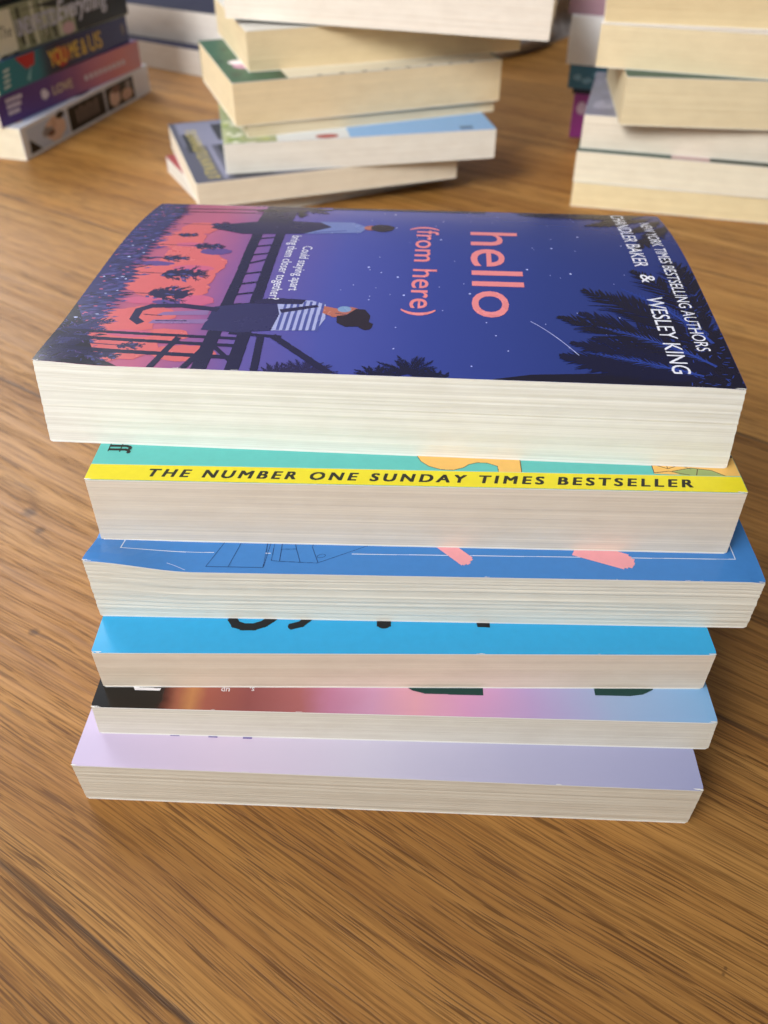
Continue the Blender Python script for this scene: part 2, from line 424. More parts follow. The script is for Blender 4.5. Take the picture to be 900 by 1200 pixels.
    h = math_n(t, 'SUBTRACT', math_n(t, 'SUBTRACT', math_n(t, 'MULTIPLY', rings, .5), math_n(t, 'MULTIPLY', pm, .6)), math_n(t, 'MULTIPLY', jw, 1.2))
    bp = N(t, 'ShaderNodeBump'); bp.inputs['Strength'].default_value = .5; bp.inputs['Distance'].default_value = .0003
    t.links.new(h, bp.inputs['Height']); t.links.new(bp.outputs[0], b.inputs['Normal'])
    return m
fl = mesh_obj('floor', [(-4, -2, 0), (4, -2, 0), (4, 6, 0), (-4, 6, 0)], [(0, 1, 2, 3)], [floor_material()], [0], None)
fl['kind'] = 'structure'; fl['label'] = 'oak board floor with dark open grain running diagonally'

# ================================================================== FRONT STACK (z of each from the floor up)
FS = 'paperbacks stacked in the front pile'
def front_book(i, **kw):
    x, y, w, L, t, s = [(-.00048, .22011, -.06804, .21221, .02619, .00383), (.00863, .20059, -.03283, .19834, .02449, .00011),
        (.01191, .18723, -.02505, .20825, .02143, -.00086), (.00604, .17479, -.0044, .19434, .01746, -.00053),
        (.00557, .16477, -.03108, .19738, .01295, .00073), (-.00023, .15057, -.04565, .19763, .02048, -.0009)][i]
    z0 = (.09682, .07233, .05089, .03343, .02048, .0)[i]
    P = (x - L / 2 * math.cos(w), y - L / 2 * math.sin(w))
    return book(P=P, yaw=w, L=L, t=t, z0=z0, skew=s, group=FS, seed=i * 5, **kw)

# ---- book 1: night-sky cover
R1 = .26
K = {n_: ink(h, R1) for n_, h in dict(navy='#1a1840', dark='#110f28', coral='#cf6468', coral2='#c25c80', violet='#5c4488', tree='#2d2c62', tree2='#454786', tree3='#201e48',
     white='#e9e9f4', pink='#e4868a', skin='#b0685a', hair='#241a2c', shirt='#a4a9d6', stripe='#4a5298', shoe='#86689c', jean='#2b2a5a', cloth='#6c7cb8', frond='#0e1034', frondlt='#263f96', leaf='#231f4a', star='#c3ccff', mask='#7794be').items()}
sky = gradient_print('dusk_sky_print', [(0, '#3b3372'), (18, '#b05a78'), (30, '#b55d80'), (48, '#85528f'), (62, '#5e519c'), (85, '#454da0'), (120, '#303f90'), (160, '#25377f'), (212, '#1e2e70')], 212.2, rough=R1, blot=.05)
p = Print(.15)
def cloud(pts, mat, ly):
    for (u, v, a, b) in pts: p.blob(u, v, a, b, mat, ly, n=26, rough=.09)
cloud([(20, 12, 16, 9), (18, 28, 13, 9), (26, 33, 10, 6), (30, 52, 13, 9), (20, 60, 10, 12), (34, 62, 9, 8), (30, 78, 11, 12), (22, 95, 9, 10), (36, 72, 8, 9), (26, 108, 7, 8), (44, 9, 10, 5), (35, 20, 8, 4)], K['coral'], 1)
cloud([(40, 44, 6, 4), (22, 43, 7, 2.6), (33, 69, 8, 2.4), (27, 90, 6, 2.2), (24, 20, 8, 2.4)], K['coral2'], 2)
cloud([(38, 84, 6, 3), (30, 42, 5, 1.6), (18, 72, 7, 2)], K['violet'], 2)
# the dark wood along the foot of the cover
p.poly([(0, 0), (13, 0)] + [(11 + 4.5 * noise.noise(Vector((q * .11, 3, 0))) + (2.4 if q % 2 else -1.2) + q * .022, q * 1.45) for q in range(1, 99)] + [(13, 145), (0, 145)], K['tree'], 3)
for q in range(520):
    u, v = random.uniform(0, 15), random.uniform(0, 145); s_ = random.uniform(.5, 1.7)
    if u > 12 and random.random() < .5: continue
    p.poly([(u, v), (u + s_ * 1.6, v + s_ * .3), (u + s_ * 3.0, v + s_ * .9), (u + s_ * 1.3, v + s_ * 1.1)], random.choice([K['tree2'], K['tree3'], K['tree3'], K['tree2'], K['violet']]), 4)
for q in range(60):
    p.blob(random.uniform(1, 12), random.uniform(15, 140), random.uniform(.3, .8), random.uniform(.2, .45), K['star'] if q % 4 == 0 else K['coral2'], 5, n=6)
p.poly([(0, 0), (26, 0), (18, 5), (14, 12), (9, 22), (0, 40)], K['dark'], 4)
for k in range(12): p.frond(random.uniform(-2, 5), random.uniform(-1, 22), math.radians(random.uniform(-10, 75)), random.uniform(9, 19), K[('tree3', 'tree', 'leaf')[k % 3]], 5, curve=random.uniform(-.6, .6), leaf=.3, n=16, wl=.6)
for k in range(90):
    u = random.uniform(0, 20); v = random.uniform(0, 36); a = random.uniform(0, 3.1)
    if u * 1.7 + v < 38: p.line([(u, v), (u + 1.2 * math.cos(a), v + 1.2 * math.sin(a))], .25, K['tree2' if k % 3 else 'violet'], 6)
# slim palms lying across the cover
def palm(u, v, s_, trunk, ly=5):
    p.line([(u - trunk, v + .4), (u, v)], .5, K['leaf'], ly)
    for k in range(9): p.blob(u + (1 + k * 1.05) * s_, v + random.uniform(-1, 1) * s_, random.uniform(1.0, 1.9) * s_, random.uniform(1.2, 2.4) * s_, K['leaf'], ly, n=9, rough=.35)
    for k in range(46):                       # ragged crown, longer along the trunk's direction
        x = random.uniform(-1.5, 11) * s_; w_ = 3.6 * s_ * math.sin(math.pi * min(1, max(.12, (x / s_ + 3) / 15)))
        y = random.uniform(-w_, w_); a = math.atan2(y, 5) + random.uniform(-.5, .5)
        L_ = random.uniform(1.6, 3.2) * s_; m = random.uniform(.35, .75) * s_; d = Vector((math.cos(a), math.sin(a))); n_ = Vector((-d.y, d.x)) * m; q = Vector((u + x, v + y))
        p.poly([q, q + d * L_ * .5 + n_, q + d * L_, q + d * L_ * .5 - n_], K['leaf'] if k % 5 else K['tree2'], ly)
        if k % 3 == 0:
            q2 = q + d * L_ * .7
            for da in (-.5, 0, .5): p.line([q2, q2 + Vector((math.cos(a + da), math.sin(a + da))) * 1.7 * s_], .3, K['leaf'], ly)
palm(23, 48, 1.25, 14); palm(24, 64, 1.2, 16); palm(20, 77, .7, 8); palm(29, 89, .8, 20); palm(20, 100, .6, 8); palm(30, 113, .8, 12)
palm(15, 6, .8, 12); palm(23, 12.5, .55, 10)
# footbridge: two long beams with slats
p.poly([(48.3, 0), (53.2, 0), (52.6, 66), (51.4, 145), (47.0, 145), (49, 66)], K['navy'], 6)
p.poly([(58.6, 0), (63.0, 0), (61.6, 66), (60, 145), (56.6, 145), (57.8, 66)], K['navy'], 6)
for k in range(13): p.line([(50, 32 + k * 8.2), (60, 35.5 + k * 8.2 + (3 if k % 5 == 0 else 0))], 1.2, K['navy'], 6)
p.rect(47, 118, 61, 145, K['navy'], 6)
p.blob(55, 33, 7.5, 9.5, K['navy'], 6, n=16, rough=.12)
# rails and posts at the lower left
for a, b, w_ in (((2, 21.0), (61, 19.0), 1.7), ((2, 16.8), (58, 14.6), 1.9), ((4, 9.6), (60, 7.4), 2.2), ((56, 22.6), (72, 21.0), 1.8), ((70, 21.2), (90, .5), 2.6), ((66, 20), (67.5, .5), 2.4), ((52, 20), (46, .5), 2.2), ((40, 18), (36, .5), 2.2), ((50, 17), (62, 2), 1.6)):
    p.line([a, b], w_, K['navy'], 7)
# person standing on the bridge, striped top
p.poly([(46, 24), (58, 23), (69, 25), (70, 35), (69, 43), (58, 43), (47, 40)], K['jean'], 8)
p.poly([(28, 27), (46, 28), (47, 31), (29, 29.6)], K['shoe'], 8); p.poly([(29, 32.5), (46, 34), (46, 37.5), (31, 35)], K['shoe'], 8)
p.line([(48, 38), (36, 40), (26, 39), (22.5, 36), (22.5, 30), (25, 27.5)], 2.8, K['leaf'], 9)
p.line([(25, 33), (31, 32.5)], .5, K['leaf'], 9); p.line([(30, 29), (40, 29.5)], .5, K['leaf'], 9)
p.poly([(68.5, 25), (83, 26), (85, 34), (84, 44), (79, 46.5), (67, 46), (69.5, 36)], K['shirt'], 8)
for k in range(7): p.poly([(70 + k * 2.1, 25.4), (71 + k * 2.1, 25.4), (71.1 + k * 2.1, 45.8), (70.1 + k * 2.1, 45.8)], K['stripe'], 9)
p.poly([(60, 43), (76, 43.5), (77, 47), (66, 47.6), (60, 46)], K['leaf'], 10)
p.poly([(70, 37), (82, 42), (81, 43.5), (69, 39.5)], K['leaf'], 10)
p.poly([(83, 43), (89, 41), (91, 36), (87.5, 35.2), (83.5, 38)], K['skin'], 8)
p.blob(92, 38.6, 4.4, 4.2, K['skin'], 9, n=18); p.blob(90.6, 41, 2.3, 2.2, K['mask'], 10, n=14); p.line([(88, 38), (92, 37.2)], .4, K['leaf'], 11)
p.poly([(88.5, 36.2), (91.5, 37.0), (94.5, 41.5), (97.5, 41.2), (99.6, 37), (99.3, 32), (96, 29.4), (92, 29), (89, 31.5)], K['hair'], 10)
p.blob(98.6, 30.0, 2.4, 2.6, K['hair'], 10, n=12, rough=.1)
# second person further along the bridge
p.poly([(30, 109), (44, 103), (58, 104), (60, 117), (47, 119), (32, 113)], K['leaf'], 8)
p.poly([(58, 104), (76, 106), (80, 119), (60, 121)], K['leaf'], 8)
p.poly([(68, 105), (90, 108), (92.5, 115), (86, 121), (72, 121), (78, 114)], K['cloth'], 9)
p.line([(72, 107), (84, 110)], 1., K['stripe'], 10); p.blob(93.5, 114.4, 2.6, 3, K['skin'], 9, n=14); p.blob(98.4, 114.4, 4.8, 4.6, K['hair'], 10, n=16, rough=.08)
p.line([(2, 136), (50, 138)], 1., K['navy'], 6); p.line([(2, 131), (50, 132)], .8, K['navy'], 6)
for k in range(9): p.frond(62, 142, math.radians(-150 + k * 34), random.uniform(12, 22), K['leaf'] if k % 2 else K['dark'], 7, curve=random.uniform(-.6, .6), leaf=.3, n=16, wl=.8)
# small palm heads on the front edge
for (u, v, s_) in ((83, -1, 1.1), (113.5, 1.5, 1.25), (104, -2, 1.0), (121, -2, .8), (74, -3, 1)):
    for k in range(21): p.frond(u, v, math.radians(-20 + k * 220 / 20), 8.2 * s_ * random.uniform(.8, 1.15), K['leaf'] if u < 90 else K['frond'], 6, curve=random.uniform(-.5, .5), leaf=.2, n=12, wl=.35)
# big fronds, upper right of the cover
p.poly([(138, 0), (212, 0), (212, 36), (205, 30), (196, 20), (186, 9), (170, 5.5), (150, 3.5)], K['dark'], 2)
for (u, v, a, L_, cv) in ((206, 6, 2.35, 42, .55), (204, 10, 2.15, 50, .5), (200, 8, 2.62, 40, .25), (198, 6, 2.85, 40, .1), (206, 20, 1.95, 48, .55), (209, 30, 1.7, 52, .5), (202, 4, 2.95, 44, -.1), (210, 14, 2.05, 62, .45), (196, 3, 2.75, 30, .4), (205, 14, 2.5, 52, .2), (208, 40, 1.5, 50, .3)):
    p.frond(u, v, a, L_, K['frond'] if random.random() < .55 else K['dark'], 3, curve=cv, leaf=.26, n=34, wl=1.1)
for (u, v, a, L_, cv) in ((206, 12, 2.3, 40, .5), (208, 26, 1.9, 44, .5), (201, 6, 2.7, 34, .2)):
    p.frond(u, v, a, L_, K['frondlt'], 4, curve=cv, leaf=.12, n=26, wl=.35)
for (u, v, a, L_, cv) in ((207, 145, 3.5, 36, -.3), (205, 143, 3.25, 52, -.12), (209, 140, 3.8, 34, -.4), (211, 136, 4.2, 26, -.3), (200, 146, 3.15, 50, 0), (212, 128, 4.3, 36, -.2), (203, 144, 3.95, 26, -.2)):
    p.frond(u, v, a, L_, K['dark'], 3, curve=cv, leaf=.22, n=28, wl=1.2)
for q in range(90):
    u, v = random.uniform(196, 212), random.uniform(0, 60); a = random.uniform(0, 3.1)
    p.line([(u, v), (u + 1.5 * math.cos(a), v + 1.5 * math.sin(a))], .28, K['frondlt'], 5)
p.rect(75, 141.5, 140, 145, K['frond'], 2)
for q in range(70):
    u, v = random.uniform(86, 196), random.uniform(6, 138); r = random.choice([.16, .2, .28, .42])
    p.blob(u, v, r, r * 1.2, K['star'], 2, n=8)
p.line([(151.9 + q * 1.5, 36.7 - q * 1.6 - .09 * q * q + .01 * q * q) for q in range(0, 10)], .22, K['star'], 3)
# lettering: reads from the far side towards the viewer
D = -math.pi / 2
p.text('hello', 133.2, 112.6, 26.5, D, K['pink'], 8, fit=74, bold=.1)
p.text('(from here)', 112.2, 117.4, 12.4, D, K['pink'], 8, fit=79, bold=.1)
p.text('NEW YORK TIMES BESTSELLING AUTHORS', 202.2, 132, 6.0, D, K['white'], 8, fit=111)
p.text('CHANDLER BAKER', 192.3, 144.4, 7.4, D, K['white'], 8, fit=63, bold=.02)
p.text('&', 192.8, 74.5, 7.2, D, K['white'], 8, fit=6.4, bold=.05)
p.text('WESLEY KING', 192.2, 57, 7.9, D, K['white'], 8, fit=50, bold=.02)
p.text('Could staying apart', 69.8, 91.5, 5.2, D, K['white'], 12, fit=38)
p.text('bring them closer together?', 64.0, 102.5, 5.2, D, K['white'], 12, fit=56)
front_book(0, label='thick paperback with night-sky cover reading hello (from here), topmost of the front pile', Wd=.145, cover=sky, pages=paper('#efeee6', .75, 1), front=p,
           spine_mat=ink('#1f2f78'), back_mat=ink('#24356f'), drop=.006, curl=((0, 0, .022, .03, .0011), (.2122, 0, .012, .03, -.0003)), wav=.00014)

# ---- book 2: yellow band and turquoise cover
R2 = .42
yel, teal, blk = ink('#efdf2a', R2), ink('#62c3bd', R2), ink('#20201c', .45)
org, grn, brn = ink('#f3c169', R2), ink('#9db070', R2), ink('#5a3322', R2)
p = Print(.12, 22); p.rect(0, 0, 199, 7.6, yel, 1); p.line([(0, 7.7), (199, 7.7)], .22, ink('#d8efe0', R2), 2)
p.text('THE NUMBER ONE SUNDAY TIMES BESTSELLER', 19.0, 2.1, 5.3, 0, blk, 2, shear=.2, bold=.22, space=1.42, fit=163.5)
# the publisher's twin letters, turned on their side
for k in range(2):
    v_ = 17.3 - k * 1.9
    p.line([(3.6, v_), (8.6, v_), (9.6, v_ - .4), (10.1, v_ - 1.1)], 1.05, blk, 2); p.blob(9.9, v_ - 1.5, .6, .5, blk, 2, n=10)
    p.line([(3.4, v_ + .95), (3.4, v_ - .95)], .4, blk, 2)
p.line([(7.1, 18.4), (7.1, 14.2)], .4, blk, 2)
shape = [(100, 16), (101.5, 12.4), (104, 9.9), (107.5, 8.4), (111.5, 8.2), (114.5, 9.5), (116.3, 11.2), (118.8, 12.2), (122, 12.1), (125, 10.6), (125.2, 7.8), (132.2, 7.8), (132.2, 20), (100, 20)]
p.poly(shape, org, 2); p.line(shape[:11], .18, brn, 3); p.line([(132.2, 7.8), (132.2, 20)], .18, brn, 3)
p.poly([(172.4, 20), (172.4, 8.4), (176, 8.2), (183, 8.0), (196, 8), (198.4, 8), (198.4, 40), (172.4, 40)], org, 2)
p.poly([(178, 9.6), (184, 11.6), (190, 10.6), (193.8, 7.9), (180.5, 7.9)], grn, 3); p.poly([(183, 12), (189, 13.6), (188, 16), (182, 14)], grn, 3)
for l in ([(172.4, 20), (172.4, 8.8), (177, 9.8), (183, 8)], [(173, 13), (177, 11), (181, 13), (184, 11)], [(177, 11), (177, 14)], [(178, 9.8), (184, 11.6), (190, 10.6), (193.6, 8)], [(186, 11), (185, 8)], [(174, 15), (182, 14), (189, 15)]): p.line(l, .25, brn, 4)
p.poly([(196, 17.2), (198.4, 17.2), (198.4, 18.6), (196, 18.6)], brn, 5)
front_book(1, label='paperback with yellow band reading THE NUMBER ONE SUNDAY TIMES BESTSELLER in the front pile', Wd=.129, cover=teal, pages=paper('#e8dccb', .25, 2), front=p,
           spine_mat=ink('#efdf2a'), wav=.00007)

# ---- book 3: mid blue with a thin frame line
R3 = .24
blue, wl, nv, pk = ink('#4284cc', R3), ink('#d8e6f6', R3), ink('#1d3a6b', R3), ink('#f0a4ac', R3)
p = Print(.1, 22)
p.line([(9.3, 60), (9.3, 8.8), (38.5, 8.9)], .28, wl, 2); p.line([(54.8, 9), (56.3, 9)], .28, wl, 2); p.line([(82, 9.3), (201.4, 9.9), (201.4, 60)], .28, wl, 2)
for l in ([(42, 16), (37.1, 2.6), (54.8, 2.6), (54.9, 16)], [(47, 16), (44, 2.6)], [(56.1, 16), (54.9, 2.8)], [(57.2, 16), (57.0, 5.8), (60, 5.4), (71.4, 5.0), (89, 14.5)], [(59.6, 16), (59.6, 5.6)], [(59.6, 11), (64.3, 11.2), (66, 5.3)], [(64.3, 11.2), (63.4, 15)], [(69.5, 16), (69.3, 12), (71.6, 5.1)]): p.line(l, .16, nv, 2)
p.line([(72.4 + 1.3 * math.cos(a * .63), 8.2 + .8 * math.sin(a * .63) + .3 * math.cos(a * .63)) for a in range(11)], .14, nv, 2)
def brush(cx, cy, L_, w_, ang, n=9):
    for k in range(n):
        o_ = (k - (n - 1) / 2) / n * w_; e0 = random.uniform(-.4, .4); e1 = random.uniform(-.35, .35) - o_ * o_ * .28
        ca, sa = math.cos(ang), math.sin(ang); a_ = (cx - L_ / 2 * ca - o_ * sa + e0 * ca, cy - L_ / 2 * sa + o_ * ca + e0 * sa); b_ = (cx + (L_ / 2 + e1) * ca - o_ * sa, cy + (L_ / 2 + e1) * sa + o_ * ca)
        p.line([a_, b_], w_ / n * 1.9, pk, 2)
p.line([(25, 3.2), (27.5, 2.4), (31, .8)], .14, wl, 2)  # corner crease, its highlight painted on as a thin light line
brush(114.6, 10.3, 11, 4.6, -.82); brush(161, 10.4, 18, 6.6, -.38)
front_book(2, label='blue paperback with thin white frame line and pink brush marks in the front pile', Wd=.135, cover=blue, pages=paper('#ece8db', .95, 3), front=p,
           curl=((0, 0, .034, .017, .0040), (.2083, 0, .006, .01, -.0005)), wav=.00022)

# ---- book 4: plain bright blue
p = Print(.12, 22); bk = ink('#16171b', .3)
def stroke(pts, w_):
    p.line(pts, w_, bk, 2)
    for q in pts: p.blob(q[0], q[1], w_ / 2, w_ / 2, bk, 3, n=14)
stroke([(42.6, 17), (42.3, 14), (43.5, 12.0), (46, 11.0), (49.5, 11.0), (52.5, 12.3), (55, 14.6), (57, 17)], 3.0)
stroke([(68, 18), (66.5, 14.5), (64.5, 12.2), (61.6, 11.2)], 2.6)
stroke([(91.0, 18), (91.0, 12.6)], 4.6); p.blob(106, 15.6, 3.0, 2.1, bk, 2)
p.poly([(120.6, 18), (120.9, 11.2), (125, 11.0), (125.2, 18)], bk, 2)
front_book(3, label='bright sky-blue paperback with thick black letter ends showing in the front pile', Wd=.129, cover=ink('#2ba6de', .22, .3), pages=paper('#e6d8c6', .2, 4), front=p, wav=.00006)

# ---- book 5: flames fading to pink and pale blue
R5 = .16
fire = gradient_print('flame_to_pink_print', [(0, '#0b0909'), (20.5, '#0d0909'), (22.5, '#5c2a20'), (26, '#9a5a44'), (31, '#bd8050'), (36, '#a0584a'), (50, '#8e4c4c'), (66, '#a86264'), (74, '#bd7c9c'), (88, '#cc98ba'), (104, '#e0a3b4'), (120, '#d79cc6'), (140, '#b9a0d0'), (165, '#9fb4da'), (197, '#86b6e4')], 197.4, rough=R5, coat=.4, blot=.06)
grnd, wht = ink('#163f3c', .2), ink('#e8e6ea', .2)
p = Print(.12, 22)
p.poly([(12.5, 7.0), (20.5, 7.0), (20.8, 8.0), (12.9, 8.2), (12.6, 10), (10.6, 10)], wht, 2)
p.poly([(96, 14), (99.5, 11.3), (102, 9.6), (106, 8.5), (124.8, 8.3), (124.8, 16), (96, 16)], grnd, 2)
p.poly([(160.6, 16), (160.6, 9.6), (172, 9.6), (176, 10.3), (179.5, 12.2), (181, 16)], grnd, 2)
p.text('up', 43, 8.8, 3, math.pi, wht, 2); p.text('s,', 51, 9.2, 3, math.pi, wht, 2); p.poly([(84, 12.2), (87, 12.2), (86, 10.6)], grnd, 2)
front_book(4, label='glossy thin paperback with black, orange, pink and pale blue cover, above the lavender one', Wd=.129, cover=fire, pages=paper('#ded9cc', .7, 5), front=p, wav=.00012)

# ---- book 6: lavender
lav = gradient_print('lavender_print', [(0, '#cbbcdb'), (50, '#d6c6de'), (90, '#cec8de'), (140, '#b5b3d2'), (197, '#a3a6cc')], 197.6, rough=.27, coat=.15, blot=.12)
p = Print(.12, 22); vi = ink('#6c5fa0', .27)
for u in (30.4, 42.9, 54.1): p.rect(u - 1.5, 12.3, u + 1.5, 16, vi, 2)
p.rect(96, 15.0, 108, 18, vi, 2)
front_book(5, label='pale lavender paperback at the bottom of the front pile, lying on the floor', Wd=.129, cover=lav, pages=paper('#dcd5c6', .8, 6), front=p, wav=.00014)

# ================================================================== MIDDLE PILE BEHIND
MS = 'paperbacks stacked in the middle pile behind'
r_ = math.radians
book('paperback with a red cover and white page edges, lowest of the middle pile behind', (-.1275, .6440), r_(27.5), .20, .129, .0125, 0, ink('#96323c', .4), paper('#e4e0d6', .4, 11), group=MS, seed=41)
p = Print(); gold, dk, lt = ink('#b3a45e', .4), ink('#23262f', .4), ink('#7b7c94', .4)
p.rect(30, 4, 60, 88, dk, 1); p.rect(5, 85, 70, 150, lt, 1); p.rect(34, 95, 70, 140, dk, 2); p.rect(22, 4, 26, 150, lt, 1)
p.rect(6, 70, 16, 118, dk, 2); 
# blurred gold title: too soft in the photograph to read, shown as a run of block strokes
for k in range(13):
    v0 = 128 - k * 9.6; p.line([(11, v0), (19, v0 - 1)], 1.8, gold, 3); p.line([(11.4, v0 - 4.4), (19, v0 - 3.6)], 1.6, gold, 3); p.line([(11 if k % 2 else 18.6, v0), (11 if k % 3 else 18.6, v0 - 5)], 1.7, gold, 3)
book('paperback with grey cover and gold block title, second from bottom of the middle pile behind', (-.1385, .6395), r_(18.5), .208, .152, .0185, .0125, ink('#4d4f62', .4), paper('#eadfca', .3, 12), front=p, group=MS, seed=42)
p = Print(); p.rect(0, 0, 40, 129, ink('#a3ab82', .4), 1); p.rect(40, 0, 95, 129, ink('#dfe3e6', .4), 1); p.blob(78, 6, 9, 5, ink('#a84a4c', .4), 2)
for k in range(40): p.blob(random.uniform(0, 38), random.uniform(0, 120), random.uniform(2, 6), random.uniform(2, 5), ink(random.choice(['#7f9550', '#b5bb7c', '#d8d8c4']), .4), 2, n=10, rough=.2)
p.rect(182, 4, 192, 12, ink('#5f7fa8', .4), 2)
book('paperback with leafy green and sky blue cover, third from bottom of the middle pile', (-.1187, .6600), r_(10.2), .209, .13, .0215, .031, ink('#8db8e8', .4), paper('#ebe7dd', .3, 13), front=p, group=MS, seed=43)
book('thin cream paperback set back between two thicker books in the middle pile', (-.1020, .6745), r_(20), .2035, .12, .009, .0525, ink('#cfcabb', .5), paper('#e2d3b4', .3, 14), group=MS, seed=44)
p = Print(); p.blob(16, 58, 7, 7, ink('#eadfe6', .4), 3); p.blob(18, 46, 8, 9, ink('#b98aa6', .4), 2)
for k in range(30): p.blob(random.uniform(0, 60), random.uniform(4, 125), random.uniform(2, 5), random.uniform(4, 9), ink(random.choice(['#1f3a2a', '#35634a', '#274a38']), .4), 1, n=10, rough=.3)
p.rect(42, 0, 212, 30, ink('#e2d9c2', .5), 2)
for k in range(8): p.rect(64 + k * 17.5, 0, 68 + k * 17.5, 2.4, ink('#5d5348', .5), 3)
book('thick cream-paged paperback with dark green cover showing at its left end, middle pile', (-.1095, .6710), r_(19.2), .214, .14, .0300, .0615, ink('#2f5a44', .4), paper('#ead6b0', .3, 15), front=p, group=MS, seed=45)
book('cream-paged paperback second from top of the middle pile behind, partly under a wider book', (-.1005, .7010), r_(17.9), .221, .14, .0275, .0915, ink('#d8d4cc', .5), paper('#e6d2ab', .3, 16), group=MS, seed=46)
book('large white-paged paperback turned to the right on top of the middle pile behind', (-.1185, .7270), r_(-11), .2400, .153, .036, .1195, ink('#c9ccd2', .4), paper('#efe6da', .6, 17), group=MS, seed=47, tilt=.026)

# ================================================================== RIGHT PILE
RS = 'paperbacks stacked in the right pile behind'
book('paperback with yellowish cream page edges at the bottom of the right pile behind', (.1477, .6788), r_(-14.2), .198, .129, .0188, 0, ink('#d9cfae', .5), paper('#f0dfb4', .2, 21), group=RS, seed=51)
p = Print()
for (a, b, h) in ((0, 70, '#24473c'), (70, 98, '#c7a9a8'), (98, 150, '#2c3a2c'), (150, 200, '#242a52')): p.rect(a, 0, b, 129, ink(h, .4), 1)
p.rect(172, 0, 180, 8, ink('#8aa6d8', .4), 2)
book('paperback with ivory page edges and dark green cover, second from bottom of right pile', (.1475, .6805), r_(-15.4), .198, .129, .0225, .0190, ink('#24473c', .4), paper('#f0e8d2', .2, 22), front=p, group=RS, seed=52)
p = Print()
for k in range(14): p.blob(random.uniform(0, 60), random.uniform(0, 120), random.uniform(4, 10), random.uniform(5, 14), ink(random.choice(['#8f93ad', '#6f7288', '#a7a9bf']), .3), 1, rough=.2)
book('paperback with smoky grey cover and off-white pages, third from bottom of right pile', (.1508, .6880), r_(-14.8), .20, .13, .0240, .0416, ink('#83869c', .3), paper('#ece3d2', .2, 23), front=p, group=RS, seed=53)
book('cream-paged paperback set back to the right in the middle of the right pile behind', (.1716, .6612), r_(-7), .20, .13, .0325, .0658, ink('#3d5a4e', .5), paper('#e7d8b4', .2, 24), group=RS, seed=54)
book('thick cream-paged paperback with pale cover, second from top of the right pile behind', (.1537, .6880), r_(-17.5), .21, .135, .0280, .0984, ink('#e6e0dc', .5), paper('#ead9b4', .3, 25), group=RS, seed=55)
book('cream-paged paperback on top of the right pile behind', (.1559, .6900), r_(-12), .21, .135, .0360, .1265, ink('#ddd2bc', .5), paper('#e2cda3', .5, 26), group=RS, seed=56)

# ---- pile behind it whose spines show
FB = 'books with coloured spines behind the right pile'
p = Print(); sil = ink('#e3c6e0', .35)
for k in range(5): p.blob(8 + k * 14, 26 - (k % 2) * 15, 4.5, 5.5, sil, 1, n=12)
book('book with bright magenta spine at the bottom of the pile behind the right pile', (.1755, .8530), r_(-14), .198, .129, .0376, 0, ink('#a8469f', .35), paper('#e6ddd0', .3, 31), spine='front', spine_print=p, group=FB, seed=61, round_spine=.001)
book('thin book with near-black spine under a teal one, behind the right pile', (.1735, .8545), r_(-16), .195, .129, .0050, .0377, ink('#14183a', .35), paper('#e6ddd0', .3, 32), spine='front', group=FB, seed=62)
p = Print(); 
for k in range(9): p.blob(8 + k * 9, random.uniform(5, 14), 4, 2.4, ink('#7fb0c8', .35), 1, rough=.3)
book('book with slate-teal patterned spine behind the right pile', (.1680, .8530), r_(-18), .198, .129, .0198, .0428, ink('#3d7590', .35), paper('#e6ddd0', .3, 33), spine='front', spine_print=p, group=FB, seed=63)
book('thick book with plain white spine behind the right pile', (.1645, .8540), r_(-22), .20, .13, .0385, .0627, ink('#f4f5f8', .5), paper('#e6ddd0', .3, 34), spine='front', group=FB, seed=64, round_spine=.002)
book('book with dusky mauve cover on top of the pile behind the right pile', (.1628, .8620), r_(-22), .20, .13, .030, .1013, ink('#a98896', .35), paper('#cbb5b4', .3, 35), spine='front', group=FB, seed=65)

# ================================================================== LEFT PILE, spines towards the viewer's right
LS_ = 'paperbacks stacked in the left pile behind'
p = Print(); ph = {h: ink(h, .4) for h in ('#161213', '#c9a692', '#b9c4dc', '#6e4a40', '#d8b9a8', '#8a8488')}
p.rect(8, 3, 72, 24, ph['#b9c4dc'], 1); p.blob(52, 13, 17, 10, ph['#d8b9a8'], 2, rough=.1); p.poly([(8, 3), (26, 3), (10, 15)], ph['#161213'], 2); p.blob(40, 14, 9, 4, ph['#8a8488'], 3, rough=.3); p.blob(50, 18, 4, 5, ph['#c9a692'], 4); p.blob(62, 22, 7, 3, ph['#161213'], 3); p.blob(44, 11, 6, 2.4, ph['#6e4a40'], 4)
p.rect(75, 3, 140, 24, ph['#161213'], 1)
for k in range(6): p.rect(88 + k * 7, 7, 91.4 + k * 7, 19 + (k % 2) * 2, ink('#7d6f6c', .4), 2)
p.rect(143, 3, 199, 24, ph['#161213'], 1); p.blob(160, 12, 10, 8, ph['#d8b9a8'], 2, rough=.15); p.blob(184, 10, 11, 6, ph['#c9a692'], 2, rough=.1); p.blob(164, 19, 8, 4, ph['#6e4a40'], 3, rough=.2); p.blob(188, 18, 5, 4, ph['#8a8488'], 3)
tp = Print(); tp.rect(20, 6, 90, 60, ink('#a9b6dc', .25), 1); tp.blob(18, 26, 9, 16, ink('#c79a94', .25), 2, rough=.1); tp.blob(115, 12, 16, 9, ink('#4a5066', .25), 2, rough=.1)
book('white paperback with a strip of photographs along its spine, bottom of the left pile', (-.3172, .7848), r_(74.1), .2325, .15, .0268, 0, ink('#dfe3ee', .25), paper('#eee5cd', .2, 71), front=tp, spine='front', spine_print=p, group=LS_, seed=71)
p = Print(); cr, wt2 = ink('#cfc0a4', .35), ink('#d6cfe0', .35)
for k in range(3):
    for q in range(7 - k): p.rect(12 + q * 3.2, 17 - k * 5, 14.4 + q * 3.2, 20.4 - k * 5, wt2, 1)
